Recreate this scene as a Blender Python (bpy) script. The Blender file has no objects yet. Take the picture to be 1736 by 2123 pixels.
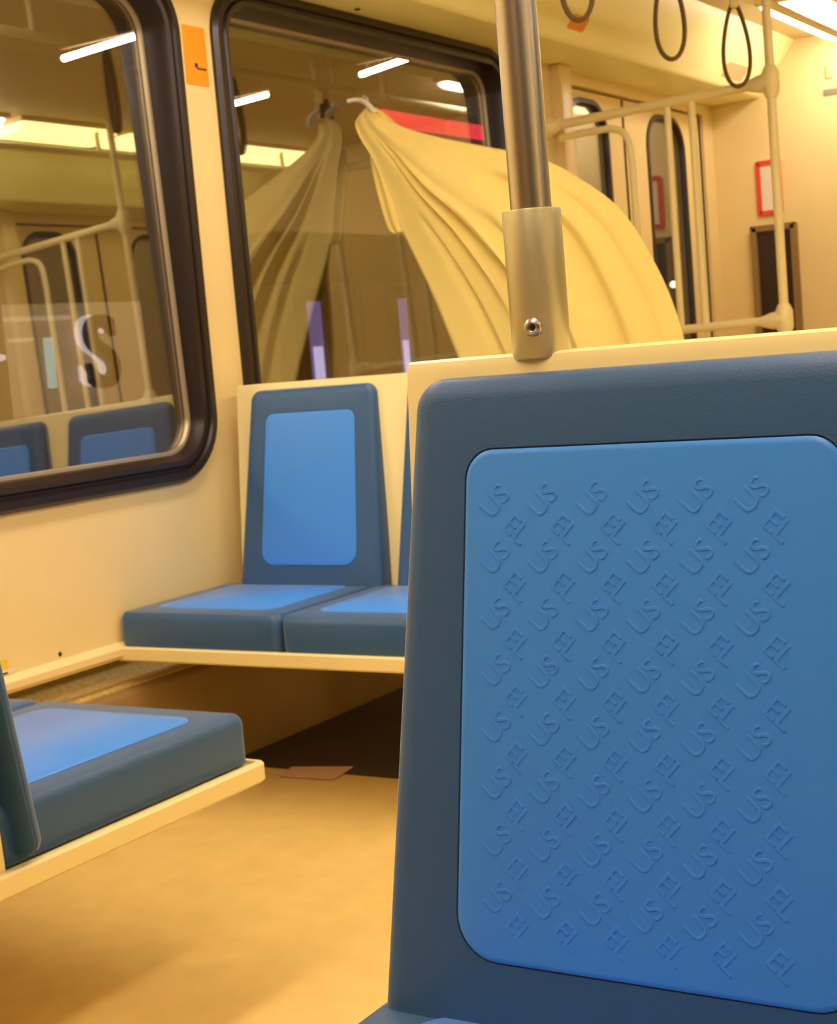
import bpy, bmesh, math, random
from mathutils import Vector, Matrix
random.seed(7)
SC = bpy.context.scene
COL = SC.collection

# ------------------------------------------------------------------ camera
cam_d = bpy.data.cameras.new('camera')
cam = bpy.data.objects.new('camera', cam_d)
COL.objects.link(cam)
SC.camera = cam
right, up, fwd = Vector((.8494, .5214, -.0838)), Vector((.0172, .1317, .9911)), Vector((-.5274, .8430, -.1030))
m = Matrix.Identity(4)
for i in range(3):
    m[i][0], m[i][1], m[i][2] = right[i], up[i], -fwd[i]
m[2][3] = 1.045
cam.matrix_world = m
cam_d.sensor_width = 36
cam_d.lens = 3200 / 2123 * 36
cam_d.clip_start = .05
cam_d.dof.use_dof = True
cam_d.dof.focus_distance = 1.35
cam_d.dof.aperture_fstop = 20

# ------------------------------------------------------------------ world, exposure
SC.view_settings.view_transform = 'Standard'
SC.view_settings.look = 'None'
SC.view_settings.gamma = 1
SC.view_settings.use_curve_mapping = False
SC.view_settings.exposure = 0.58
w = bpy.data.worlds.new('world'); SC.world = w; w.use_nodes = True
w.node_tree.nodes['Background'].inputs[0].default_value = (.06, .045, .03, 1)
w.node_tree.nodes['Background'].inputs[1].default_value = .6

LAMP_COLOR = (1, .82, .72)
LAMP_STRENGTH = 10

# ------------------------------------------------------------------ materials
def srgb(r, g, b):
    f = lambda c: (c/255/12.92) if c/255 <= .04045 else ((c/255+.055)/1.055)**2.4
    return (f(r), f(g), f(b), 1)

def mat(name, col, rough=.5, sheen=0, metal=0, noise=0, nscale=20, bump=0, bscale=200, spec=.5, emit=None, estr=0, coat=0):
    M = bpy.data.materials.new(name); M.use_nodes = True
    nt = M.node_tree; b = nt.nodes['Principled BSDF']
    b.inputs['Base Color'].default_value = col
    b.inputs['Roughness'].default_value = rough
    b.inputs['Metallic'].default_value = metal
    b.inputs['Specular IOR Level'].default_value = spec
    b.inputs['Sheen Weight'].default_value = sheen
    b.inputs['Sheen Roughness'].default_value = .35
    b.inputs['Coat Weight'].default_value = coat
    if emit:
        b.inputs['Emission Color'].default_value = emit
        b.inputs['Emission Strength'].default_value = estr
    if noise or bump:
        tc = nt.nodes.new('ShaderNodeTexCoord')
    if noise:
        n = nt.nodes.new('ShaderNodeTexNoise'); n.inputs['Scale'].default_value = nscale; n.inputs['Detail'].default_value = 5
        nt.links.new(tc.outputs['Object'], n.inputs['Vector'])
        mx = nt.nodes.new('ShaderNodeMix'); mx.data_type = 'RGBA'
        mx.inputs[6].default_value = tuple(c*(1-noise) for c in col[:3])+(1,)
        mx.inputs[7].default_value = tuple(min(1, c*(1+noise)) for c in col[:3])+(1,)
        nt.links.new(n.outputs['Fac'], mx.inputs[0])
        nt.links.new(mx.outputs[2], b.inputs['Base Color'])
    if bump:
        n2 = nt.nodes.new('ShaderNodeTexNoise'); n2.inputs['Scale'].default_value = bscale
        nt.links.new(tc.outputs['Object'], n2.inputs['Vector'])
        bp = nt.nodes.new('ShaderNodeBump'); bp.inputs['Strength'].default_value = bump; bp.inputs['Distance'].default_value = .002
        nt.links.new(n2.outputs['Fac'], bp.inputs['Height'])
        nt.links.new(bp.outputs['Normal'], b.inputs['Normal'])
    return M

M = {}
M['cream'] = mat('cream_panel', (.84, .68, .32, 1), .42, noise=.04, nscale=6)
M['cream_rail'] = mat('cream_plastic', (.86, .73, .33, 1), .35)
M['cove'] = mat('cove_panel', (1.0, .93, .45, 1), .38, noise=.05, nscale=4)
M['ceiling'] = mat('ceiling_panel', (.75, .62, .32, 1), .5)
M['floor'] = mat('floor_vinyl', (.76, .55, .17, 1), .42, noise=.13, nscale=14)
M['slate'] = mat('slate_vinyl', (.026, .098, .235, 1), .40, sheen=.4, spec=.5, bump=.15, bscale=500)
M['blue'] = mat('blue_vinyl', (.055, .28, .86, 1), .34, sheen=.35, spec=.35, bump=.08, bscale=600)
M['steel'] = mat('brushed_steel', (.55, .53, .48, 1), .28, metal=1)
M['sleeve'] = mat('satin_steel', (.60, .56, .33, 1), .42, metal=.7, noise=.03, nscale=300)
M['rail'] = mat('painted_rail', (.95, .85, .45, 1), .3)
M['rubber'] = mat('black_rubber', (.018, .010, .007, 1), .33)
M['trim'] = mat('glazing_bead', (.55, .46, .3, 1), .3, metal=.6)
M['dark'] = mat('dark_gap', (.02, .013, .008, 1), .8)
M['duct'] = mat('brown_duct', (.27, .17, .055, 1), .5, noise=.1, nscale=8)
M['grille'] = mat('grille_mesh', (.60, .42, .12, 1), .5, noise=.7, nscale=90, bump=.8, bscale=120)
M['strap'] = mat('strap_webbing', (.16, .10, .03, 1), .6)
M['cloth'] = mat('blanket_fleece', (.97, .78, .25, 1), .85, noise=.05, nscale=15, bump=.3, bscale=300, spec=.2)
M['orange'] = mat('orange_sticker', (.85, .33, .01, 1), .5, noise=.15, nscale=30)
M['ink'] = mat('dark_ink', (.03, .02, .01, 1), .6)
M['yellow'] = mat('yellow_sticker', (.85, .62, .03, 1), .5)
M['white'] = mat('white_sticker', (.8, .75, .6, 1), .5)
M['red'] = mat('red_plastic', (.75, .07, .03, 1), .45)
M['plaque'] = mat('grey_plaque', (.25, .22, .13, 1), .5)
M['greentext'] = mat('olive_print', (.35, .30, .08, 1), .5)
M['panel'] = mat('dark_panel', (.035, .016, .008, 1), .25)
M['lamp'] = mat('lamp_diffuser', (.9, .85, .7, 1), .5, emit=LAMP_COLOR+(1,), estr=LAMP_STRENGTH)
M['dimlamp'] = mat('dim_lamp_diffuser', (.9, .85, .6, 1), .5, emit=(1, .80, .28, 1), estr=2.7)
M['tan_patch'] = mat('tan_flat', (.72, .45, .22, 1), .7)
M['tube'] = mat('platform_tube', (1, 1, 1, 1), .5, emit=(1, .9, .72, 1), estr=40)
M['bluetube'] = mat('blue_white_tube', (1, 1, 1, 1), .5, emit=(.55, .7, 1, 1), estr=2.0)
M['station'] = mat('station_wall', (.17, .10, .05, 1), .7, noise=.15, nscale=3)
M['canopy'] = mat('station_canopy', (.16, .13, .08, 1), .8, noise=.15, nscale=2)
M['canopy_beam'] = mat('canopy_beam', (.10, .06, .035, 1), .7)
M['ground'] = mat('platform_ground', (.30, .24, .17, 1), .8)
M['redlit'] = mat('red_lit_sign', (.5, .02, .03, 1), .5, emit=(1, .03, .06, 1), estr=1.3)
M['violet'] = mat('violet_lit_window', (.1, .1, .3, 1), .3, emit=(.17, .14, .42, 1), estr=.85)
M['paleglow'] = mat('pale_lit_patch', (.5, .5, .7, 1), .3, emit=(.6, .55, .95, 1), estr=1.3)
M['letter_dark'] = mat('purple_letter', (.05, .035, .07, 1), .5)
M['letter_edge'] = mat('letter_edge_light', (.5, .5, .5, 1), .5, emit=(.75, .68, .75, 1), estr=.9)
M['letter_lit'] = mat('lit_letter', (.5, .6, .6, 1), .5, emit=(.55, .75, .68, 1), estr=.8)
M['facade_red'] = mat('brick_red_board', (.22, .09, .05, 1), .6)
M['facade_tan'] = mat('tan_board', (.26, .17, .09, 1), .6)
M['glow_backing'] = mat('glow_board', (.3, .2, .1, 1), .6, emit=(1, .74, .42, 1), estr=.22)  # no lamp behind it; glow put in to set off the dark letter
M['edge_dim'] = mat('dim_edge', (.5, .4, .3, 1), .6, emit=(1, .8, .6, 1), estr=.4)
M['far_light'] = mat('far_lamp', (1, 1, 1, 1), .5, emit=(1, .85, .55, 1), estr=3)

def glass(name, refl, tint=(1, 1, 1, 1)):
    G = bpy.data.materials.new(name); G.use_nodes = True
    nt = G.node_tree; nt.nodes.clear()
    o = nt.nodes.new('ShaderNodeOutputMaterial'); mx = nt.nodes.new('ShaderNodeMixShader')
    t = nt.nodes.new('ShaderNodeBsdfTransparent'); g = nt.nodes.new('ShaderNodeBsdfGlossy')
    t.inputs['Color'].default_value = tint
    g.inputs['Roughness'].default_value = .01
    mx.inputs[0].default_value = refl
    nt.links.new(t.outputs[0], mx.inputs[1]); nt.links.new(g.outputs[0], mx.inputs[2]); nt.links.new(mx.outputs[0], o.inputs[0])
    return G
M['glass'] = glass('window_glass', .33, (.86, .84, .8, 1))
M['screen_glass'] = glass('dark_glass', .12, (.35, .28, .2, 1))

# ------------------------------------------------------------------ mesh helpers
def link(name, bm, material, parent=None, smooth=True, dbl=True):
    if dbl:
        bmesh.ops.remove_doubles(bm, verts=bm.verts, dist=1e-5)
    bmesh.ops.recalc_face_normals(bm, faces=bm.faces)
    me = bpy.data.meshes.new(name); bm.to_mesh(me); bm.free()
    o = bpy.data.objects.new(name, me); COL.objects.link(o)
    if isinstance(material, (list, tuple)):
        for x in material: me.materials.append(x)
    else:
        me.materials.append(material)
    if smooth:
        for p in me.polygons: p.use_smooth = True
        me.set_sharp_from_angle(angle=math.radians(38))
    if parent: o.parent = parent
    return o

def tag(o, label, cat, group=None):
    o['label'] = label; o['category'] = cat
    if group: o['group'] = group
    return o
def struct(o):
    o['kind'] = 'structure'; return o
def thing(name, label, cat, group=None, loc=(0, 0, 0)):
    o = bpy.data.objects.new(name, None); COL.objects.link(o); o.empty_display_size = .05
    o.location = loc
    return tag(o, label, cat, group)
def put(o, parent):
    """parent keeping world coordinates (parents carry a location only)"""
    o.parent = parent
    o.matrix_parent_inverse = Matrix.Translation(-Vector(parent.location))
    return o

def box(bm, x0, x1, y0, y1, z0, z1, bev=0, seg=2, mi=0):
    r = bmesh.ops.create_cube(bm, size=1)
    vs = r['verts']
    for v in vs:
        v.co = Vector(((x0+x1)/2+v.co.x*(x1-x0), (y0+y1)/2+v.co.y*(y1-y0), (z0+z1)/2+v.co.z*(z1-z0)))
    fs = set(f for v in vs for f in v.link_faces)
    for f in fs: f.material_index = mi
    if bev:
        es = list(set(e for v in vs for e in v.link_edges))
        bmesh.ops.bevel(bm, geom=es, offset=bev, segments=seg, profile=.5, affect='EDGES')
def boxo(name, material, dims, bev=0, parent=None, seg=2):
    bm = bmesh.new(); box(bm, *dims, bev=bev, seg=seg)
    o = link(name, bm, material)
    if parent: put(o, parent)
    return o

def rpoly(pts, rad, k=8):
    """rounded polygon, constant vertex count; pts counter-clockwise"""
    n = len(pts); out = []
    if not isinstance(rad, (list, tuple)): rad = [rad]*n
    for i in range(n):
        p, a, b = Vector(pts[i]), Vector(pts[i-1]), Vector(pts[(i+1) % n])
        d1, d2 = (a-p).normalized(), (b-p).normalized()
        r = max(rad[i], 1e-4)
        ang = d1.angle(d2); t = r/math.tan(ang/2)
        t = min(t, (a-p).length*.49, (b-p).length*.49); r = t*math.tan(ang/2)
        c = p+(d1+d2).normalized()*(r/math.sin(ang/2))
        s, e = p+d1*t-c, p+d2*t-c
        a0 = math.atan2(s.y, s.x); da = math.atan2(e.y, e.x)-a0
        while da > math.pi: da -= 2*math.pi
        while da < -math.pi: da += 2*math.pi
        for j in range(k+1):
            q = a0+da*j/k
            out.append((c.x+r*math.cos(q), c.y+r*math.sin(q)))
    return out
def inset(pts, d):
    """inset a dense closed ccw polygon"""
    n = len(pts); out = []
    for i in range(n):
        p = Vector(pts[i]); j = 1
        a = Vector(pts[i-1]); b = Vector(pts[(i+1) % n])
        e1, e2 = (p-a), (b-p)
        if e1.length < 1e-7: e1 = e2
        if e2.length < 1e-7: e2 = e1
        n1 = Vector((-e1.y, e1.x)).normalized(); n2 = Vector((-e2.y, e2.x)).normalized()
        nn = (n1+n2)
        nn = nn.normalized() if nn.length > 1e-6 else n1
        k = 1/max(.5, nn.dot(n1))
        out.append((p.x+nn.x*d*k, p.y+nn.y*d*k))
    return out
def loft(bm, rings, cap0=True, cap1=True, closed=False, mi=0):
    R = [[bm.verts.new(p) for p in r] for r in rings]
    n = len(R[0])
    prs = list(zip(R[:-1], R[1:]))
    if closed: prs.append((R[-1], R[0]))
    for a, b in prs:
        for i in range(n):
            try:
                f = bm.faces.new((a[i], a[(i+1) % n], b[(i+1) % n], b[i])); f.material_index = mi
            except ValueError: pass
    if cap0: bm.faces.new(R[0]).material_index = mi
    if cap1: bm.faces.new(list(reversed(R[-1]))).material_index = mi
def tube(bm, path, r, n=16, caps=True, mi=0):
    path = [Vector(p) for p in path]
    rings = []; T0 = (path[1]-path[0]).normalized()
    u = T0.orthogonal().normalized()
    for i, p in enumerate(path):
        if i == 0: t = T0
        elif i == len(path)-1: t = (path[-1]-path[-2]).normalized()
        else: t = ((path[i+1]-p).normalized()+(p-path[i-1]).normalized()).normalized()
        u = (u-t*u.dot(t)).normalized(); v = t.cross(u)
        rr = r[i] if isinstance(r, (list, tuple)) else r
        rings.append([p+u*rr*math.cos(2*math.pi*j/n)+v*rr*math.sin(2*math.pi*j/n) for j in range(n)])
    loft(bm, rings, caps, caps, mi=mi)
def smooth_path(pts, n=8):
    """Catmull-Rom through pts"""
    P = [Vector(p) for p in pts]; P = [P[0]*2-P[1]]+P+[P[-1]*2-P[-2]]
    out = []
    for i in range(1, len(P)-2):
        for j in range(n):
            t = j/n
            out.append(.5*((2*P[i])+(P[i+1]-P[i-1])*t+(2*P[i-1]-5*P[i]+4*P[i+1]-P[i+2])*t*t+(-P[i-1]+3*P[i]-3*P[i+1]+P[i+2])*t**3))
    out.append(P[-2]); return out
def lathe(bm, c, prof, axis='z', n=32, mi=0):
    rings = []
    for r, h in prof:
        ring = []
        for j in range(n):
            a = 2*math.pi*j/n; x, y = r*math.cos(a), r*math.sin(a)
            p = {'z': (x, y, h), 'y': (x, h, -y), 'x': (h, x, y)}[axis]
            ring.append(Vector(c)+Vector(p))
        rings.append(ring)
    loft(bm, rings, mi=mi)

# ------------------------------------------------------------------ the setting
XL, XR = -2.66, .26
YB, YF = -5.0, 7.2
ZS, ZC = 2.09, 2.33
# holes: (y0,y1,z0,z1,r)
WINS = [(1.72, 3.25, .76, 2.09, .17), (3.40, 5.10, .76, 2.09, .15)]

def wall_with_windows(name, X, out, wins, y0, y1, zb, zt):
    """wall slab at plane X, body extends to X+out; rounded window holes"""
    bm = bmesh.new()
    cells = []; y = y0
    for wy0, wy1, a, b, r in wins:
        cells.append((y, wy0-.03, None)); cells.append((wy0-.03, wy1+.03, (wy0, wy1, a, b, r))); y = wy1+.03
    cells.append((y, y1, None))
    for c0, c1, wn in cells:
        if c1-c0 < 1e-4: continue
        if not wn:
            box(bm, min(X, X+out), max(X, X+out), c0, c1, zb, zt); continue
        outer = rpoly([(c0, zb), (c1, zb), (c1, zt), (c0, zt)], 0, 10)
        inner = rpoly([(wn[0], wn[2]), (wn[1], wn[2]), (wn[1], wn[3]), (wn[0], wn[3])], wn[4], 10)
        f = lambda ps, x: [(x, p[0], p[1]) for p in ps]
        loft(bm, [f(outer, X), f(inner, X), f(inner, X+out), f(outer, X+out)], False, False, closed=True)
    return struct(link(name, bm, M['cream'], smooth=False))

wall_with_windows('wall_left', XL, -.10, WINS, YB, 5.13, .375, ZS+.02)
RW = [(-1.2, 1.0, .76, 2.0, .15), (1.3, 3.1, .76, 2.0, .15), (3.40, 5.10, .76, 2.0, .15)]
wall_with_windows('wall_right', XR, .10, RW, YB, 5.13, 0, ZS+.02)

def window(name, X, s, wn, label=None):
    y0, y1, z0, z1, r = wn
    base = rpoly([(y0, z0), (y1, z0), (y1, z1), (y0, z1)], r, 12)
    prof = [(-.004, .0), (-.004, .010), (.006, .022), (.024, .022), (.030, .010), (.036, .010), (.042, .020), (.056, .018), (.064, .0), (.070, -.03), (.072, -.060), (.0, -.060)]
    # the panes lean outwards a little at the top
    tl = lambda d, z: d-(.032*(z-(z0+z1)/2) if d < -.02 else 0)
    bm = bmesh.new()
    rings = [[(X+s*tl(d, p[1]), p[0], p[1]) for p in inset(base, i)] for i, d in prof]
    loft(bm, rings, False, False, closed=True)
    fr = struct(link(name, bm, M['rubber']))
    bm = bmesh.new()
    rings = [[(X+s*tl(d, p[1]), p[0], p[1]) for p in inset(base, i)] for i, d in [(.066, -.045), (.068, -.034), (.078, -.034), (.080, -.045)]]
    loft(bm, rings, False, False, closed=True)
    t = link('glazing_bead', bm, M['trim'], fr)
    bm = bmesh.new()
    g = inset(base, .06)
    loft(bm, [[(X+s*tl(-.047, p[1]), p[0], p[1]) for p in g], [(X+s*tl(-.052, p[1]), p[0], p[1]) for p in g]])
    link('glass_pane', bm, M['glass'], fr, smooth=False)
    return fr
for i, wn in enumerate(WINS): window('window_%d' % (i+1), XL, 1, wn)
for i, wn in enumerate(RW): window('window_%d' % (i+3), XR, -1, wn)

def door_bay(X, s, n0):
    """sliding door bay between Y 5.13 and the bulkhead. s=+1: interior towards +X"""
    bx = lambda a, b: (min(X+s*a, X+s*b), max(X+s*a, X+s*b))
    # pillar before the doors and header
    bm = bmesh.new()
    box(bm, *bx(-.10, 0), 5.13, 5.50, 0, ZS+.02)
    box(bm, *bx(-.10, .045), 5.46, 5.56, 0, ZS, bev=.008)
    box(bm, *bx(-.10, -.01), 7.08, YF, 0, ZS+.02)
    box(bm, *bx(-.10, -.01), 5.56, 7.08, 2.04, ZS+.02)
    struct(link('trim_%d' % n0, bm, M['cream']))
    for k, (a, b) in enumerate([(5.57, 6.19), (6.205, 7.07)]):
        ga, gb = (a+.07, b-.17) if k == 0 else (a+.20, b-.09)
        if k == 1: ga, gb = 6.44, 6.86
        outer = rpoly([(a, .02), (b, .02), (b, 2.03), (a, 2.03)], .004, 10)
        inner = rpoly([(ga, .55), (gb, .55), (gb, 1.99), (ga, 1.99)], .14, 10)
        f = lambda ps, x: [(x, p[0], p[1]) for p in ps]
        bm = bmesh.new()
        loft(bm, [f(outer, X-s*.03), f(inner, X-s*.03), f(inner, X-s*.07), f(outer, X-s*.07)], False, False, closed=True)
        d = struct(link('door_%d' % (n0+k), bm, M['cream']))
        bm = bmesh.new()
        rings = [f(inset(inner, i), X-s*dd) for i, dd in [(-.012, .03), (-.012, .024), (.008, .022), (.016, .035), (.016, .045), (-.0, .045)]]
        loft(bm, rings, False, False, closed=True)
        link('window_seal', bm, M['rubber'], d)
        bm = bmesh.new(); loft(bm, [f(inset(inner, .004), X-s*.045), f(inset(inner, .004), X-s*.050)])
        link('glass_pane', bm, M['glass'], d, smooth=False)
        bm = bmesh.new()
        e = b if k == 0 else b
        box(bm, *bx(-.04, -.026), e-.006, e+.008, .02, 2.03)
        link('edge_seal', bm, M['rubber'], d)
door_bay(XL, 1, 1)
door_bay(XR, -1, 3)

# floor, ceiling, ends
struct(boxo('floor', M['floor'], (XL-.12, XR+.1, YB, YF+.1, -.05, 0)))
bm = bmesh.new()
box(bm, -2.27, -.13, YB, YF, ZC, ZC+.05)
struct(link('ceiling', bm, M['ceiling'], smooth=False))
def cove(name, s):
    cx = (XL+XR)/2
    X = lambda x: x if s < 0 else 2*cx-x
    prof = [(-2.66, 2.09), (-2.44, 2.09), (-2.428, 2.094), (-2.42, 2.105), (-2.25, 2.325), (-2.25, 2.38), (-2.76, 2.38), (-2.76, 2.09)]
    bm = bmesh.new()
    loft(bm, [[(X(a), y, b) for a, b in prof] for y in (YB, YF)])
    return struct(link(name, bm, M['cove']))
cove('trim_5', -1); cove('trim_6', 1)
struct(boxo('wall_front', M['cream'], (XL-.1, XR+.1, YF, YF+.1, 0, ZC+.05)))
struct(boxo('wall_back', M['cream'], (XL-.1, XR+.1, YB-.1, YB, 0, ZC+.05)))

# lower wall: lip, dark recess, heater duct
bm = bmesh.new()
prof = [(-2.66, .392), (-2.648, .388), (-2.640, .378), (-2.640, .362), (-2.648, .352), (-2.76, .352), (-2.76, .392)]
loft(bm, [[(a, y, b) for a, b in prof] for y in (YB, 5.13)])
struct(link('trim_7', bm, M['cream']))
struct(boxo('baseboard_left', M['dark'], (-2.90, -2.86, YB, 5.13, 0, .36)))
duct = bmesh.new()
prof = [(-2.615, 0), (-2.615, .262), (-2.622, .272), (-2.635, .276), (-2.86, .30), (-2.86, 0)]
loft(duct, [[(a, y, b) for a, b in prof] for y in (YB+.02, 5.10)])
d = link('heater_duct', duct, M['duct'])
tag(d, 'brown metal heater duct running along the foot of the window wall', 'heater')
bm = bmesh.new()
prof = [(-2.645, .277), (-2.645, .281), (-2.84, .302), (-2.84, .298)]
loft(bm, [[(a, y, b) for a, b in prof] for y in (YB+.05, 5.05)])
link('grille', bm, M['grille'], d)

# ------------------------------------------------------------------ ceiling lights
def ceiling_light(y0, y1, xc, label, lm='lamp'):
    t = thing('ceiling_light', label, 'ceiling light', 'long diffuser lights in two rows on the ceiling', (xc, (y0+y1)/2, ZC))
    bm = bmesh.new()
    pr = [(.135, 0), (.135, -.012), (.13, -.018), (-.13, -.018), (-.135, -.012), (-.135, 0)]
    loft(bm, [[(xc+a, y, ZC+b) for a, b in pr] for y in (y0, y1)])
    put(link('housing', bm, M['cream_rail']), t)
    bm = bmesh.new()
    prof = [(.125*math.cos(a), -.018-.045*math.sin(a)) for a in [math.pi*j/14 for j in range(15)]]
    rings = []
    for yy, k in [(y0+.02, .6), (y0+.025, .9), (y0+.04, 1), (y1-.04, 1), (y1-.025, .9), (y1-.02, .6)]:
        rings.append([(xc+a*(.6+.4*k), yy, ZC-.018+(b+.018)*k) for a, b in prof])
    loft(bm, rings)
    put(link('diffuser', bm, M[lm]), t)
    return t
for y0, y1, xc, lb, lm in [
    (-.5, .75, -1.97, 'long ceiling light in the window side row behind the viewer', 'lamp'),
    (.9, 3.3, -1.97, 'long ceiling light in the window side row over the near seats', 'lamp'),
    (6.25, 7.12, -1.97, 'glowing ceiling light at the end wall above the handrail pole', 'lamp'),
    (-.5, 1.5, -.43, 'long ceiling light in the opposite row behind the viewer', 'lamp'),
    (1.6, 4.85, -.43, 'long bright ceiling light in the opposite row over the aisle', 'lamp'),
    (4.91, 5.55, -.43, 'dim ceiling light mirrored at the left of the window glass', 'dimlamp'),
    (5.61, 6.3, -.43, 'middle one of the dim ceiling lights mirrored in the glass', 'dimlamp'),
    (6.36, 7.1, -.43, 'dim ceiling light of the opposite row nearest the end wall', 'dimlamp')]:
    ceiling_light(y0, y1, xc, lb, lm)

# ------------------------------------------------------------------ seats
GLYPHS = None
def glyph_mesh(txt):
    cu = bpy.data.curves.new('glyph', 'FONT'); cu.body = txt; cu.size = .0255; cu.align_x = 'CENTER'; cu.align_y = 'CENTER'
    cu.extrude = .0006; cu.bevel_depth = .00045; cu.bevel_resolution = 1; cu.resolution_u = 3; cu.offset = -.0003
    cu.space_character = .95
    o = bpy.data.objects.new('glyph', cu); COL.objects.link(o)
    dg = bpy.context.evaluated_depsgraph_get(); dg.update()
    me = bpy.data.meshes.new_from_object(o.evaluated_get(dg))
    bpy.data.objects.remove(o); bpy.data.curves.remove(cu)
    return me

def bench(label, X0, face, yfront, dep, zs, zt, labelparts=True, emboss=False, reach=.09, padc=(.306, .800), sx0=.050, tw=.197, bw=.232, iwt=.142, iwb=.152, th=.05, ic=0, pbot=.085):
    """two-place bench; local x from X0 along +X, l from the cushion front towards the back.
       face=-1: sitter looks to -Y (back is at +Y)"""
    t = thing('bench_seat', label, 'seat', 'double bench seats', (X0+.5, yfront-face*dep, 0))
    yy = lambda l: yfront - face*l
    W = 1.0
    P = lambda x, l, z: Vector((X0+x, yy(l), z))
    # tray
    bm = bmesh.new()
    out = rpoly([(-.012, -.018), (W+.012, -.018), (W+.012, dep+.10), (-.012, dep+.10)], .018, 5)
    rings = []
    for i, z in [(.006, zs-.122), (0, zs-.117), (0, zs-.090), (.004, zs-.086), (.014, zs-.086), (.015, zs-.092)]:
        rings.append([P(x, l, z) for x, l in inset(out, i)])
    loft(bm, rings)
    put(link('seat_tray', bm, M['cream_rail']), t)
    # shell behind the pads
    bm = bmesh.new()
    pr = [(dep+.045, zs-.10), (dep+reach+.022, zt+.004), (dep+reach+.025, zt+.012), (dep+reach+.030, zt+.014), (dep+reach+.105, zt+.014), (dep+reach+.112, zt+.007), (dep+reach+.10, zt-.05), (dep+.13, zs-.122), (dep+.035, zs-.122)]
    loft(bm, [[P(x, l, z) for l, z in pr] for x in (sx0, W-.004)])
    put(link('seat_shell', bm, M['cream_rail']), t)
    # wall bracket below
    for q in (.12, .5, .86):
        bm = bmesh.new()
        prb = [(q, .05, zs-.122), (q, dep+.08, zs-.122), (q, dep+.08, zs-.16), (q, .12, zs-.14)]
        loft(bm, [[P(a+o_, l, z) for a, l, z in prb] for o_ in (-.012, .012)])
        put(link('support_bracket', bm, M['duct']), t)
    for k, pc in enumerate(padc):
        # seat cushion
        x0, x1 = (.003, .497) if k == 0 else (.501, .985)
        pl = rpoly([(x0, -.008), (x1, -.008), (x1, dep+.045), (x0, dep+.045)], [.026, .026, .022, .022], 6)
        bm = bmesh.new(); rings = []
        for i, z in [(.003, zs-.088), (0, zs-.080), (0, zs-.020), (.0025, zs-.010), (.009, zs-.002), (.018, zs)]:
            rings.append([P(x, l, z) for x, l in inset(pl, i)])
        xm = (x0+x1)/2
        ins = rpoly([(xm-.185, .055), (xm+.185, .055), (xm+.185, dep+.01), (xm-.185, dep+.01)], .04, 6)
        # annulus to the recess and its floor
        rings.append([P(x, l, zs) for x, l in inset(ins, -.0015)])
        rings.append([P(x, l, zs-.003) for x, l in inset(ins, -.0012)])
        loft(bm, rings)
        c = put(link('seat_cushion', bm, M['slate']), t)
        bm = bmesh.new()
        loft(bm, [[P(x, l, z) for x, l in inset(ins, i)] for i, z in [(0, zs-.003), (0, zs+.0005), (.002, zs+.002)]])
        ci = link('cushion_insert', bm, M['blue']); ci.parent = c
        # backrest pad: outline in (x, s) on the reclined plane
        J = Vector((0, dep, zs-pbot)); Tp = Vector((0, dep+reach, zt))
        Jr = Vector((0, dep-pbot*reach/(zt-zs), zs-pbot))
        L = (Tp-Jr).length; u = (Tp-Jr)/L; nrm = Vector((0, -u.z, u.y))
        Q = lambda x, s, d: P(*(Vector((x, 0, 0))+Jr+u*s+nrm*d))
        ol = rpoly([(pc-bw, 0), (pc+bw, 0), (pc+tw, L), (pc-tw, L)], [.028, .028, .030, .030], 8)
        s0 = .085+.055*(L/.62)
        it = rpoly([(pc+ic-iwb, s0), (pc+ic+iwb, s0), (pc+ic+iwt, L-.066), (pc+ic-iwt, L-.066)], [.038, .038, .026, .026], 8)
        bm = bmesh.new(); rings = []
        for i, dd in [(.002, -th), (0, -th+.006), (0, -.018), (.002, -.010), (.006, -.0045), (.013, -.001), (.022, 0)]:
            rings.append([Q(x, s, dd) for x, s in inset(ol, i)])
        rings.append([Q(x, s, 0) for x, s in inset(it, -.0016)])
        rings.append([Q(x, s, -.004) for x, s in inset(it, -.0013)])
        loft(bm, rings)
        b = put(link('backrest_pad', bm, M['slate']), t)
        bm = bmesh.new()
        loft(bm, [[Q(x, s, dd) for x, s in inset(it, i)] for i, dd in [(0, -.004), (0, -.0003), (.0018, .0012), (.005, .0016)]])
        if emboss and k == 0:
            ga, gb = glyph_mesh('US'), glyph_mesh('EL')
            px, pz = .0455, .0480
            sz = L-.066-.045; row = 0
            while sz > s0+.03:
                offx = 0 if row % 2 == 0 else px*.42
                x = pc-.152+.022+offx
                while x < pc+.140:
                    g = ga if row % 2 == 0 else gb
                    a = math.radians(48 if row % 2 == 0 else -42)
                    ca, sa = math.cos(a), math.sin(a)
                    base = len(bm.verts); vs = []
                    for v in g.vertices:
                        X, Y = v.co.x*ca-v.co.y*sa, v.co.x*sa+v.co.y*ca
                        vs.append(bm.verts.new(Q(x+X, sz+Y, .0012+v.co.z)))
                    for p in g.polygons:
                        try: bm.faces.new([vs[i] for i in p.vertices])
                        except ValueError: pass
                    x += px
                sz -= pz/2; row += 1
        bi = link('backrest_insert', bm, M['blue'], dbl=not (emboss and k == 0)); bi.parent = b
    return t

near = bench('large blue seat in the foreground with embossed backrest and steel pole on its ledge', -.775, -1, .62, .46, .470, 1.022, emboss=True, reach=.083, padc=(.267, .757), sx0=.034, tw=.216, bw=.258, iwt=.163, iwb=.176, ic=.004)
far = bench('blue double seat against the wall under the windows, facing the viewer', -2.660, -1, 2.81, .385, .468, .980, reach=.085)
left = bench('blue seat at the lower left edge seen from its side', -2.652, 1, 2.045, .53, .452, .985, reach=.05, th=.022, pbot=.074)
backb = bench('cream backed seat standing behind the far blue seat', -2.652, 1, 4.09, .42, .468, .955, reach=.06)

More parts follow.
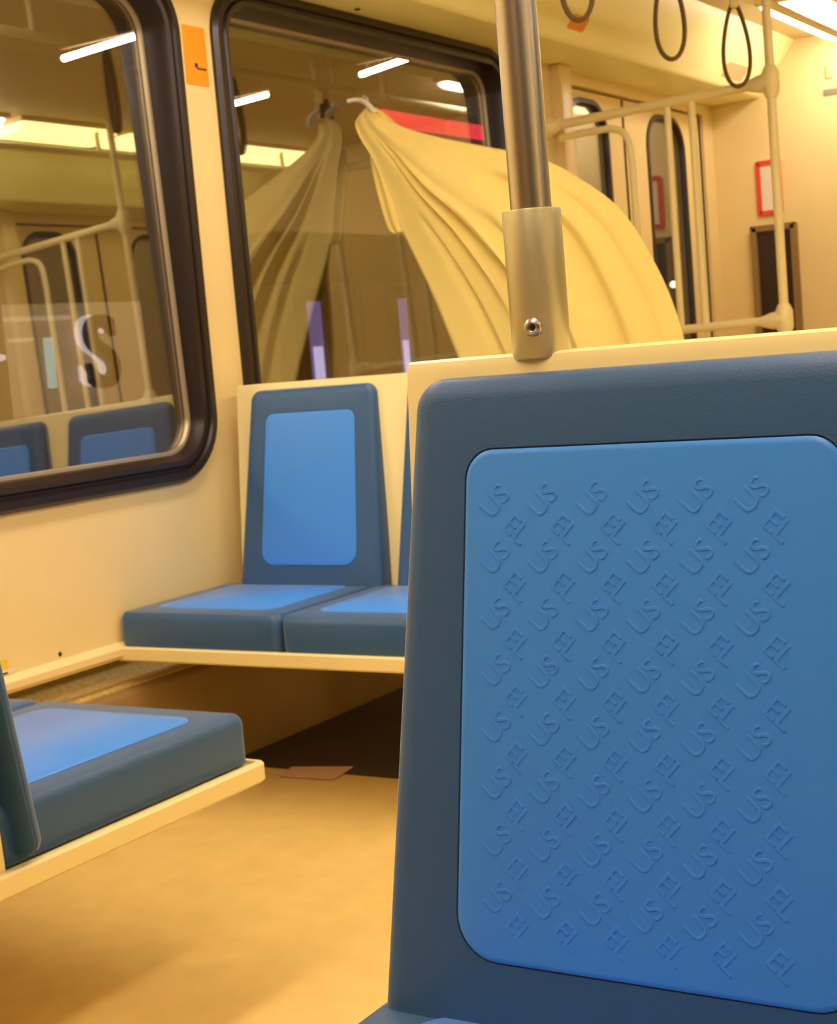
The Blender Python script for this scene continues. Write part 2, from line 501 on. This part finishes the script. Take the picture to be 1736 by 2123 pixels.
# ------------------------------------------------------------------ near pole with sleeve
pole = thing('grab_pole', 'steel grab pole rising from the ledge of the foreground seat', 'pole', None, (-.613, 1.205, 1.03))
PX, PY = -.614, 1.205
bm = bmesh.new(); lathe(bm, (PX, PY, 0), [(.0178, 1.03), (.0178, ZC)]); put(link('pole', bm, M['steel']), pole)
bm = bmesh.new(); lathe(bm, (PX, PY, 0), [(.0245, 1.0305), (.0255, 1.032), (.0255, 1.156), (.0250, 1.1575), (.0182, 1.1575)], n=48)
sl = put(link('sleeve', bm, M['sleeve']), pole)
# socket screw facing the viewer
dv = Vector((-PX, -PY, 0)).normalized(); dv = (Matrix.Rotation(math.radians(-14), 3, 'Z') @ dv)
bm = bmesh.new()
c = Vector((PX, PY, 1.0575))+dv*.0235
ux = Vector((0, 0, 1)).cross(dv).normalized(); uz = Vector((0, 0, 1))
def disc(bm, prof, n=28, hexr=None):
    rings = []
    for r, h in prof:
        rings.append([c+dv*h+(ux*math.cos(2*math.pi*j/n)+uz*math.sin(2*math.pi*j/n))*r for j in range(n)])
    loft(bm, rings)
disc(bm, [(.0082, 0), (.0082, .0016), (.0076, .0032), (.0058, .0046), (.0040, .0050), (.0036, .0048), (.0034, .0022), (.0001, .0022)])
s_ = link('screw', bm, M['steel']); s_.parent = sl
bm = bmesh.new()
rings = [[c+dv*h+(ux*math.cos(2*math.pi*j/6)+uz*math.sin(2*math.pi*j/6))*r for j in range(6)] for r, h in [(.0026, .0022), (.0026, .0032)]]
loft(bm, rings)
s2 = link('screw_socket', bm, M['dark']); s2.parent = sl

# ------------------------------------------------------------------ windscreen with handrails by the doors
def windscreen(label, flip):
    cx = (XL+XR)/2
    X = (lambda x: 2*cx-x) if flip else (lambda x: x)
    Y = 5.39; px = -1.775
    t = thing('windscreen', label, 'partition', None, (X(px), Y, 0))
    def tb(name, pts, r, parent=None, n=14):
        bm = bmesh.new(); tube(bm, [(X(a), b, c_) for a, b, c_ in pts], r, n=n)
        o = put(link(name, bm, M['rail']), t); return o
    tb('pole', [(px, Y, 0), (px, Y, ZC)], .0165)
    tb('top_rail', [(-2.655, Y, 1.848), (px, Y, 1.877)], .0175)
    tb('bottom_rail', [(-2.655, Y, 1.035), (px, Y, 1.050)], .016)
    # tee fittings
    for z, s in ((1.877, 1), (1.050, 1)):
        bm = bmesh.new()
        tube(bm, [(X(px), Y, z-.055), (X(px), Y, z-.03), (X(px), Y, z+.03), (X(px), Y, z+.055)], [.020, .031, .031, .020], n=18)
        tube(bm, [(X(px), Y, z), (X(px-.045), Y, z-.002), (X(px-.085), Y, z-.003)], [.034, .030, .0185], n=18)
        put(link('tee_fitting', bm, M['rail']), t)
    bm = bmesh.new(); tube(bm, [(X(-2.66), Y, 1.848), (X(-2.648), Y, 1.848), (X(-2.60), Y, 1.850)], [.042, .042, .02], n=18)
    put(link('wall_flange', bm, M['rail']), t)
    tb('upright_bar', [(-2.165, Y, 1.04), (-2.165, Y, 1.865)], .0125)
    tb('upright_bar', [(-2.072, Y, 1.04), (-2.072, Y, 1.868)], .0135)
    tb('bent_bar', smooth_path([(-2.60, Y, 1.80), (-2.45, Y, 1.806), (-2.385, Y, 1.803), (-2.335, Y, 1.775), (-2.318, Y, 1.71), (-2.315, Y, 1.55), (-2.315, Y, 1.04)], 6), .0135)
    # lower panel
    x0, x1 = sorted((X(-2.65), X(px+.0)))
    bm = bmesh.new(); box(bm, x0, x1, Y-.012, Y+.012, .10, 1.005, bev=.004)
    lp = put(link('lower_panel', bm, M['cream_rail']), t)
    for q in (-2.06, -1.985):  # black slots under the rail, put in as dark blocks
        bm = bmesh.new(); a, b = sorted((X(q), X(q+.045))); box(bm, a, b, Y-.018, Y-.0115, .985, .998)
        put(link('dark_slot', bm, M['dark']), t)
    return t
windscreen('cream handrail partition between the draped blanket and the doors', False)
windscreen('cream handrail partition on the opposite side of the aisle', True)

# overhead rails and straps
def overhead(x, label):
    t = thing('overhead_rail', label, 'handrail', None, (x, 3, 2.2))
    bm = bmesh.new(); tube(bm, [(x, -1.5, 2.20), (x, 7.0, 2.20)], .016); put(link('rail', bm, M['rail']), t)
    for y in (-1.2, .5, 2.2, 3.7, 5.39, 6.8):
        bm = bmesh.new(); tube(bm, [(x, y, 2.20), (x, y, ZC)], .011, n=10); put(link('hanger', bm, M['rail']), t)
overhead(-1.86, 'overhead cream handrail above the window side seats')
overhead(-.54, 'overhead cream handrail above the opposite seats')

def strap_mesh():
    bm = bmesh.new()
    pts = []
    H = .285; Wd = .047
    for j in range(33):
        a = 2*math.pi*j/32
        # teardrop: narrow at the top
        z = -H/2+H/2*math.cos(a); wd = Wd*math.sin(a)*(.35+.65*(1-math.cos(a))/2)**.8
        pts.append(Vector((wd*1.25, 0, z)))
    pts = pts[:-1]
    n = len(pts); rings = []
    for i, p in enumerate(pts):
        tn = (pts[(i+1) % n]-pts[i-1]).normalized(); s = Vector((0, 1, 0)); nn = tn.cross(s)
        rings.append([p+s*(.013*math.cos(q))+nn*(.0072*math.sin(q)) for q in [2*math.pi*k/10 for k in range(10)]])
    loft(bm, rings, False, False, closed=True)
    return bm
strap_bm = strap_mesh()
strap_obj = None
spots = [(-1.86, 4.03, 2.205, 'hanging strap loop nearest the steel pole', 38), (-1.86, 4.70, 2.175, 'hanging strap loop in the middle of the row of straps', 32), (-1.86, 5.30, 2.150, 'hanging strap loop beside the handrail junction', 26),
         (-.54, 3.6, 2.2, 'hanging strap loop across the aisle, mirrored in the glass', 20), (-.54, 4.3, 2.2, 'strap loop across the aisle near the opposite partition', 10), (-.54, 2.9, 2.2, 'strap loop across the aisle over the opposite seats', 15)]
root0 = None
for x, y, z, lb, rot in spots:
    if root0 is None:
        root0 = thing('strap_handle', lb, 'strap', 'hanging straps on the overhead rail', (x, y, z))
        lo = link('loop', strap_bm, M['strap'], root0)
        bm = bmesh.new(); box(bm, -.014, .014, -.018, .018, -.02, .035, bev=.004)
        cl = link('clip', bm, M['cream_rail'], root0)
        root0.rotation_euler = (0, 0, math.radians(rot))
    else:
        r = root0.copy(); COL.objects.link(r); r.location = (x, y, z); r['label'] = lb; r.rotation_euler = (0, 0, math.radians(rot))
        for ch in (lo, cl):
            k = ch.copy(); COL.objects.link(k); k.parent = r

# ------------------------------------------------------------------ draped blanket
def lerp(a, b, t): return a+(b-a)*t
def interp(keys, v):
    for i in range(len(keys)-1):
        if v <= keys[i+1][0] or i == len(keys)-2:
            a, b = keys[i], keys[i+1]; t = (v-a[0])/(b[0]-a[0])
            t = max(0, min(1, t))
            return Vector(a[1:]).lerp(Vector(b[1:]), t)
def curve(keys, N):
    # smooth interpolation via Catmull-Rom over keys (parameter = key value)
    pts = smooth_path([k[1:] for k in keys], 12); ps = []
    for i in range(len(keys)-1):
        for j in range(12): ps.append(lerp(keys[i][0], keys[i+1][0], j/12))
    ps.append(keys[-1][0])
    out = []
    for q in range(N+1):
        v = q/N; i = max(k for k in range(len(ps)) if ps[k] <= v+1e-9)
        if i == len(ps)-1: out.append(pts[-1].copy()); continue
        out.append(pts[i].lerp(pts[i+1], (v-ps[i])/(ps[i+1]-ps[i])))
    return out
NV, NU = 70, 110
Lk = [(0, -2.650, 4.12, 1.802), (.03, -2.690, 4.12, 1.770), (.07, -2.682, 4.13, 1.72), (.13, -2.645, 4.14, 1.64), (.30, -2.572, 4.15, 1.43), (.50, -2.478, 4.14, 1.231), (.72, -2.382, 4.12, 1.006), (.87, -2.30, 4.10, .80), (1, -2.22, 4.08, .50)]
Rk = [(0, -2.640, 4.12, 1.805), (.03, -2.603, 4.14, 1.785), (.07, -2.565, 4.16, 1.748), (.17, -2.44, 4.17, 1.695), (.30, -2.275, 4.18, 1.642), (.42, -2.125, 4.20, 1.593), (.52, -2.015, 4.22, 1.530), (.64, -1.890, 4.27, 1.413), (.75, -1.810, 4.31, 1.253), (.86, -1.760, 4.34, 1.092), (.93, -1.735, 4.35, .93), (1, -1.70, 4.36, .50)]
Lc, Rc = curve(Lk, NV), curve(Rk, NV)
bm = bmesh.new(); rows = []
def fold(u, v):
    f = 0
    for uc, wdt, amp, vs, ve in [(.43, .026, .040, .10, .85), (.33, .022, .030, .10, .85), (.21, .022, .014, .3, 1.2), (.54, .030, .022, .45, 1.4), (.74, .060, .045, .35, 1.4), (.90, .030, .022, .45, 1.5)]:
        uu = uc+.012*math.sin(v*4+uc*9)
        e = max(0, min(1, (v-vs)/.12))*max(0, min(1, (ve-v)/.2))
        f += amp*e*math.exp(-((u-uu)/wdt)**2)
        f -= .5*amp*e*math.exp(-((u-uu-1.9*wdt)/(wdt*1.1))**2)
    return f
for i in range(NV+1):
    v = i/NV; row = []
    Lp, Rp = Lc[i], Rc[i]
    span = (Rp-Lp).length
    for j in range(NU+1):
        u = j/NU*1.9   # 0..1 front, 1..1.9 back side
        if u <= 1:
            p = Lp.lerp(Rp, u)
            p = p+Vector((0, -.16*span*math.sin(math.pi*u**1.35)**1.6, 0))
            p.z += .10*span*math.sin(math.pi*u)*(1-v)*.4
            p += Vector((.25, 1, .1))*fold(u, v)*min(1, span/.45)
            p += Vector((0, .003*math.sin(17*u+5*v), 0))
        else:
            q = (u-1)
            Bp = Vector((lerp(Rp.x, Lp.x, .85), Rp.y+.28*span+.1*v, lerp(Rp.z, Lp.z, .6)))
            p = Rp.lerp(Bp, q)+Vector((.03*math.sin(math.pi*q), .16*span*math.sin(math.pi*q), 0))
            p += Vector((0, .012*math.sin(26*q+3*v), .0))
            p.x = max(p.x, -2.66)
        row.append(bm.verts.new(p))
    rows.append(row)
for i in range(NV):
    for j in range(NU):
        bm.faces.new((rows[i][j], rows[i][j+1], rows[i+1][j+1], rows[i+1][j]))
blanket = link('draped_blanket', bm, M['cloth'], dbl=False)
so = blanket.modifiers.new('thick', 'SOLIDIFY'); so.thickness = .005; so.offset = 0
tag(blanket, 'cream blanket stretched up to the window like a tent behind the seats', 'blanket')
# loose corner hanging at the gathered tip
bm = bmesh.new(); rows = []
cl_l = curve([(0, -2.672, 4.16, 1.70), (.3, -2.668, 4.16, 1.63), (.6, -2.645, 4.15, 1.53), (.85, -2.620, 4.15, 1.435), (1, -2.595, 4.15, 1.415)], 24)
cl_r = curve([(0, -2.62, 4.18, 1.72), (.3, -2.60, 4.18, 1.62), (.6, -2.575, 4.18, 1.53), (.85, -2.56, 4.18, 1.46), (1, -2.56, 4.18, 1.42)], 24)
for i in range(25):
    row = []
    for j in range(13):
        u = j/12; p = cl_l[i].lerp(cl_r[i], u); p.y += .010*math.sin(u*9)-.012*math.sin(math.pi*u)
        row.append(bm.verts.new(p))
    rows.append(row)
for i in range(24):
    for j in range(12): bm.faces.new((rows[i][j], rows[i][j+1], rows[i+1][j+1], rows[i+1][j]))
lc = link('loose_corner', bm, M['cloth'], blanket, dbl=False)
so = lc.modifiers.new('thick', 'SOLIDIFY'); so.thickness = .004
# knot of tape fixing it
bm = bmesh.new()
tube(bm, smooth_path([(-2.700, 4.10, 1.835), (-2.675, 4.12, 1.838), (-2.655, 4.14, 1.825), (-2.63, 4.13, 1.80)], 5), .007, n=8)
tube(bm, smooth_path([(-2.700, 4.20, 1.86), (-2.67, 4.17, 1.845), (-2.645, 4.13, 1.825), (-2.64, 4.12, 1.79)], 5), .005, n=8)
tube(bm, smooth_path([(-2.64, 4.09, 1.83), (-2.61, 4.08, 1.81), (-2.595, 4.09, 1.785)], 5), .008, n=8)
tag(link('knotted_cord', bm, M['white']), 'pale knotted cord holding the blanket tip against the window', 'cord')

# ------------------------------------------------------------------ stickers, signs, panels
def plate(name, material, X, y0, y1, z0, z1, th=.0015, r=.004):
    bm = bmesh.new(); o = rpoly([(y0, z0), (y1, z0), (y1, z1), (y0, z1)], r, 4)
    loft(bm, [[(X, a, b) for a, b in o], [(X+th, a, b) for a, b in o]])
    return link(name, bm, material, smooth=False)
s = tag(plate('warning_sticker', M['orange'], XL, 3.278, 3.372, 1.80, 1.955), 'orange sticker on the cream pillar between the two windows', 'sticker')
bm = bmesh.new()
box(bm, XL+.0015, XL+.002, 3.325, 3.365, 1.842, 1.847); box(bm, XL+.0015, XL+.002, 3.318, 3.330, 1.847, 1.858)
link('printed_mark', bm, M['ink'], s)
def cove_sticker(label, y, w_, h_, material, t0):
    """on the sloped cove face from (-2.42,2.105) to (-2.25,2.325)"""
    a, b = Vector((-2.42, 0, 2.105)), Vector((-2.25, 0, 2.325)); d_ = (b-a).normalized(); n_ = Vector((d_.z, 0, -d_.x))
    bm = bmesh.new(); o = rpoly([(y-w_/2, t0), (y+w_/2, t0), (y+w_/2, t0+h_), (y-w_/2, t0+h_)], .01, 4)
    loft(bm, [[a+d_*q+Vector((0, p, 0))+n_*k for p, q in o] for k in (0.0002, .0015)])
    return tag(link('round_sticker', bm, material, smooth=False), label, 'sticker')
cove_sticker('small orange sticker on the ceiling cove beside the first strap', 5.15, .13, .055, M['orange'], .035)
M['pinkst'] = mat('faded_sticker', (.85, .50, .25, 1), .5)
cove_sticker('faded pinkish sticker on the ceiling cove above the doors', 6.75, .25, .07, M['pinkst'], .03)
bm = bmesh.new()
a, b = Vector((-2.42, 0, 2.105)), Vector((-2.25, 0, 2.325))
p0, p1 = a.lerp(b, .32)+Vector((0, 5.72, 0)), a.lerp(b, .25)+Vector((0, 6.12, 0))
s = tag(plate('wall_label', M['yellow'], XL, 2.33, 2.435, .385, .43), 'small yellow and white label low on the wall at the left edge', 'sticker')
s2_ = plate('white_half', M['white'], XL+.0015, 2.38, 2.452, .355+.04, .405, .001); s2_.parent = s
bm = bmesh.new(); box(bm, XL+.0025, XL+.003, 2.40, 2.43, .396, .400); link('printed_mark', bm, M['ink'], s)
# rivet on the wall
bm = bmesh.new(); lathe(bm, (XL, 2.60, .405), [(.006, 0), (.005, .002), (.002, .003)], axis='x', n=12)
tag(link('wall_rivet', bm, M['ink']), 'small dark rivet low on the cream wall left of the far seat', 'rivet')
bm = bmesh.new(); lathe(bm, (-2.60, 4.05, 2.087), [(.010, 0), (.008, .003)], axis='z', n=12)
tag(link('soffit_screw', bm, M['ink']), 'small dark screw in the cove above the second window', 'screw')

def yplate(name, material, x0, x1, z0, z1, Yf=YF, th=.004, r=.006):
    bm = bmesh.new(); o = rpoly([(x0, z0), (x1, z0), (x1, z1), (x0, z1)], r, 5)
    loft(bm, [[(a, Yf, b) for a, b in o], [(a, Yf-th, b) for a, b in o]])
    return link(name, bm, material, smooth=False)
# red framed notice
t = thing('emergency_notice', 'red framed notice on the end wall half behind the handrail pole', 'sign', None, (-2.41, YF, 1.67))
bm = bmesh.new()
o_ = rpoly([(-2.467, 1.545), (-2.345, 1.545), (-2.345, 1.80), (-2.467, 1.80)], .012, 5)
loft(bm, [[(a, YF-dd, b) for a, b in inset(o_, i)] for i, dd in [(0, 0), (0, .012), (.022, .012), (.022, 0)]], False, False, closed=True)
put(link('frame', bm, M['red']), t)
put(yplate('notice_board', M['white'], -2.447, -2.365, 1.565, 1.78, th=.006), t)
# dark panel
t = thing('equipment_panel', 'dark brown glazed panel on the end wall behind the handrail pole', 'panel', None, (-2.4, YF, 1.2))
bm = bmesh.new()
o_ = rpoly([(-2.505, .78), (-2.283, .78), (-2.283, 1.50), (-2.505, 1.50)], .008, 5)
loft(bm, [[(a, YF-dd, b) for a, b in inset(o_, i)] for i, dd in [(0, 0), (0, .03), (.028, .03), (.03, .01), (.03, 0)]], False, False, closed=True)
put(link('frame', bm, M['duct']), t)
put(yplate('dark_face', M['panel'], -2.478, -2.31, .81, 1.472, th=.012), t)
# markings at the right edge
t = thing('end_wall_marking', 'grey rectangular plaque with olive letter on the end wall at the right edge', 'sign', None, (-2.08, YF, 2.1))
put(yplate('grey_plaque', M['plaque'], -2.128, -1.98, 2.052, 2.080), t)
cu = bpy.data.curves.new('txt', 'FONT'); cu.body = 'L'; cu.size = .085; cu.extrude = .001
o = bpy.data.objects.new('txt', cu); COL.objects.link(o)
dg = bpy.context.evaluated_depsgraph_get(); dg.update(); me = bpy.data.meshes.new_from_object(o.evaluated_get(dg)); bpy.data.objects.remove(o)
me.transform(Matrix.Translation((-2.122, YF-.002, 2.125)) @ Matrix.Rotation(math.radians(90), 4, 'X'))
me.materials.clear(); me.materials.append(M['greentext'])
lo_ = bpy.data.objects.new('letter', me); COL.objects.link(lo_); put(lo_, t)

M['mat'] = mat('shade_dark', (.05, .035, .02, 1), .6)  # added dark sheet, deepens the shade under the far seat
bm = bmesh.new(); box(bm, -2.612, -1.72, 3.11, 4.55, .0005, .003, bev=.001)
tag(link('shade_sheet', bm, M['mat']), 'added dark sheet for the shade under the back of the far seat', 'mat')
# flat tan piece under the far seat
bm = bmesh.new()
o_ = rpoly([(-2.385, 3.04), (-2.225, 3.05), (-2.24, 3.165), (-2.405, 3.12)], .006, 3)
loft(bm, [[(a, b, z) for a, b in o_] for z in (.0035, .005)])
tag(link('tan_piece', bm, M['tan_patch']), 'small flat tan piece on the floor under the far seat', 'tan_patch')

# ------------------------------------------------------------------ outside: station platform at night
struct(boxo('ground', M['ground'], (-14, XL-.6, -6, 18, -.6, -.5)))
struct(boxo('ground_far_side', M['ground'], (XR+.6, 14, -6, 18, -.6, -.5)))
can = boxo('station_canopy', M['canopy'], (-12, -3.6, -4, 16, 3.6, 3.7))
tag(can, 'dim station canopy outside above the windows', 'canopy')
for k, y in enumerate((3.2, 6.9, 10.6)):
    bm = bmesh.new(); box(bm, -12, -3.6, y-.12, y+.12, 3.35, 3.6)
    b_ = link('roof_beam', bm, M['canopy_beam']); b_.parent = can
bm = bmesh.new(); box(bm, -9, -8.8, -5, 17, -.5, 3.6)
tag(link('station_wall', bm, M['station'], smooth=False), 'dark brown station wall outside beyond the platform', 'wall')
def tubelamp(a, b, z, y, label, mm='tube', slope=0):
    t = thing('tube_lamp', label, 'lamp', 'fluorescent tubes hanging outside', ((a+b)/2, y, z))
    bm = bmesh.new(); tube(bm, [(a, y, z), (b, y, z+slope)], .016, n=12); put(link('glowing_tube', bm, M[mm]), t)
    bm = bmesh.new(); box(bm, a-.02, b+.02, y-.008, y+.008, z+.02+max(0, slope), z+.035+max(0, slope)); put(link('reflector', bm, M['canopy_beam']), t)
    for q in (a+.05, b-.05):
        bm = bmesh.new(); tube(bm, [(q, y, z+.035), (q, y, 3.59)], .004, n=6); put(link('hanger', bm, M['canopy_beam']), t)
tubelamp(-5.69, -5.21, 2.69, 6.04, 'bright tube lamp outside the left window', slope=.025)
tubelamp(-6.16, -5.82, 2.69, 7.95, 'shorter bright tube lamp at the left of the second window', slope=.02)
tubelamp(-5.01, -4.67, 2.68, 7.78, 'bright tube lamp above the blanket tip', slope=.04)

# added unseen fill lights that brighten the station outside
for y, e in ((-1.0, 260), (14.5, 260)):
    ld = bpy.data.lights.new('station_fill', 'AREA'); ld.shape = 'RECTANGLE'; ld.size = 1.2; ld.size_y = 3; ld.energy = e; ld.color = (1, .82, .55)
    lo = bpy.data.objects.new('station_fill', ld); COL.objects.link(lo); lo.location = (-6.2, y, 3.3)

# hanging sign letters
sg = thing('station_sign', 'large lit letters I and S outside the left window', 'sign', None, (-5.0, 5.1, 1.1))
def textmesh(txt, size, extr, bev, y, z, X, sx=1, sz=1):
    cu = bpy.data.curves.new('t', 'FONT'); cu.body = txt; cu.size = size; cu.extrude = extr; cu.bevel_depth = bev; cu.align_x = 'CENTER'
    o = bpy.data.objects.new('t', cu); COL.objects.link(o)
    dg = bpy.context.evaluated_depsgraph_get(); dg.update(); me = bpy.data.meshes.new_from_object(o.evaluated_get(dg)); bpy.data.objects.remove(o)
    Mx = Matrix(((0, 0, 1, X), (1, 0, 0, y), (0, 1, 0, z), (0, 0, 0, 1)))
    me.transform(Mx @ Matrix.Diagonal((sx, sz, 1, 1)))
    return me
def textobj(name, me, material, parent):
    me.materials.clear(); me.materials.append(material)
    o = bpy.data.objects.new(name, me); COL.objects.link(o); put(o, parent); return o
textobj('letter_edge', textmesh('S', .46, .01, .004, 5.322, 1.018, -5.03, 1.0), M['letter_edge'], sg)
textobj('letter', textmesh('S', .46, .02, .009, 5.352, 1.012, -5.0, 1.0), M['letter_dark'], sg)
textobj('letter', textmesh('I', .33, .02, .0, 5.02, 1.02, -5.0, .6), M['letter_lit'], sg)
bm = bmesh.new(); box(bm, -5.12, -5.06, 4.2, 4.83, .80, 1.42, bev=.01); put(link('side_board', bm, M['facade_red']), sg)
bm = bmesh.new(); box(bm, -5.12, -5.08, 4.83, 5.75, .90, 1.40, bev=.004); put(link('middle_board', bm, M['glow_backing']), sg)
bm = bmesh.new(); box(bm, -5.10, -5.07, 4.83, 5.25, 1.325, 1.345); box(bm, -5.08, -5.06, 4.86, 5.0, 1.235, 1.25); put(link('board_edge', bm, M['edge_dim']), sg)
for y, z in ((4.9, .90), (4.3, .80)):
    bm = bmesh.new(); box(bm, -5.11, -5.07, y, y+.04, -.5, z); put(link('post', bm, M['canopy_beam']), sg)
bm = bmesh.new(); lathe(bm, (-5.05, 4.78, 1.17), [(.016, 0), (.012, .02)], axis='x', n=12); put(link('bulb', bm, M['letter_edge']), sg)

# red lit sign
rs = thing('lit_sign', 'red lit sign bar outside behind the blanket tip', 'sign', None, (-5, 8.6, 2.5))
bm = bmesh.new(); box(bm, -5.05, -5.0, 7.98, 8.72, 2.41, 2.50, bev=.01); put(link('lit_panel', bm, M['redlit']), rs)
bm = bmesh.new(); box(bm, -5.05, -5.0, 8.76, 9.7, 2.41, 2.50, bev=.01); put(link('lit_panel', bm, M['redlit']), rs)
bm = bmesh.new(); box(bm, -5.10, -5.05, 7.9, 9.8, 2.38, 2.56); put(link('sign_box', bm, M['canopy_beam']), rs)
for y in (8.1, 9.5):
    bm = bmesh.new(); box(bm, -5.09, -5.06, y, y+.04, 2.56, 3.59); put(link('hanger', bm, M['canopy_beam']), rs)

# kiosk front with two violet lit windows
kf = thing('kiosk_front', 'dark station doors with two violet lit panes outside the second window', 'doors', None, (-5.1, 7.7, -.5))
bm = bmesh.new(); box(bm, -5.25, -5.01, 6.75, 8.95, -.5, 1.62); put(link('wall_panel', bm, M['facade_tan']), kf)
bm = bmesh.new(); box(bm, -5.27, -4.97, 6.7, 9.0, 1.47, 1.75, bev=.01); put(link('canopy_band', bm, M['canopy_beam']), kf)
for a, b in ((6.90, 7.21), (7.84, 8.12)):
    bm = bmesh.new(); o_ = rpoly([(a, .3), (b, .3), (b, 1.44), (a, 1.44)], .05, 6)
    loft(bm, [[(-5.01+dd, p, q) for p, q in inset(o_, i)] for i, dd in [(0, 0), (0, .04), (.07, .04), (.07, 0)]], False, False, closed=True)
    fr = put(link('window_frame', bm, M['rubber']), kf)
    bm = bmesh.new(); box(bm, -5.01, -4.995, a+.055, b-.03, .36, 1.38); g_ = link('lit_pane', bm, M['violet']); g_.parent = fr
    bm = bmesh.new(); box(bm, -4.995, -4.988, a+.13, b-.09, .70, 1.12, bev=.003)
    g_ = link('bright_poster', bm, M['paleglow']); g_.parent = fr
bm = bmesh.new(); box(bm, -5.01, -5.0, 8.36, 8.70, 1.02, 1.42); put(link('dark_pane', bm, M['canopy']), kf)
bm = bmesh.new(); box(bm, -5.01, -4.99, 7.53, 7.56, -.5, 1.47); put(link('door_seam', bm, M['canopy_beam']), kf)
# little far lamps beyond the doors
for k, (y, z, x) in enumerate([(12.0, 1.7, -6.4), (13.4, 2.0, -6.1), (14.8, 1.5, -6.0), (16, 1.9, -5.4)]):
    bm = bmesh.new(); bmesh.ops.create_icosphere(bm, subdivisions=2, radius=.035); bmesh.ops.translate(bm, verts=bm.verts, vec=(x, y, z))
    tube(bm, [(x-.06, y, z), (x-.06, y, -.5)], .015, n=8, mi=1)
    tag(link('distant_lamp', bm, [M['far_light'], M['canopy_beam']]), 'tiny bright lamp seen through the door glass', 'lamp', 'distant lamps beyond the doors')
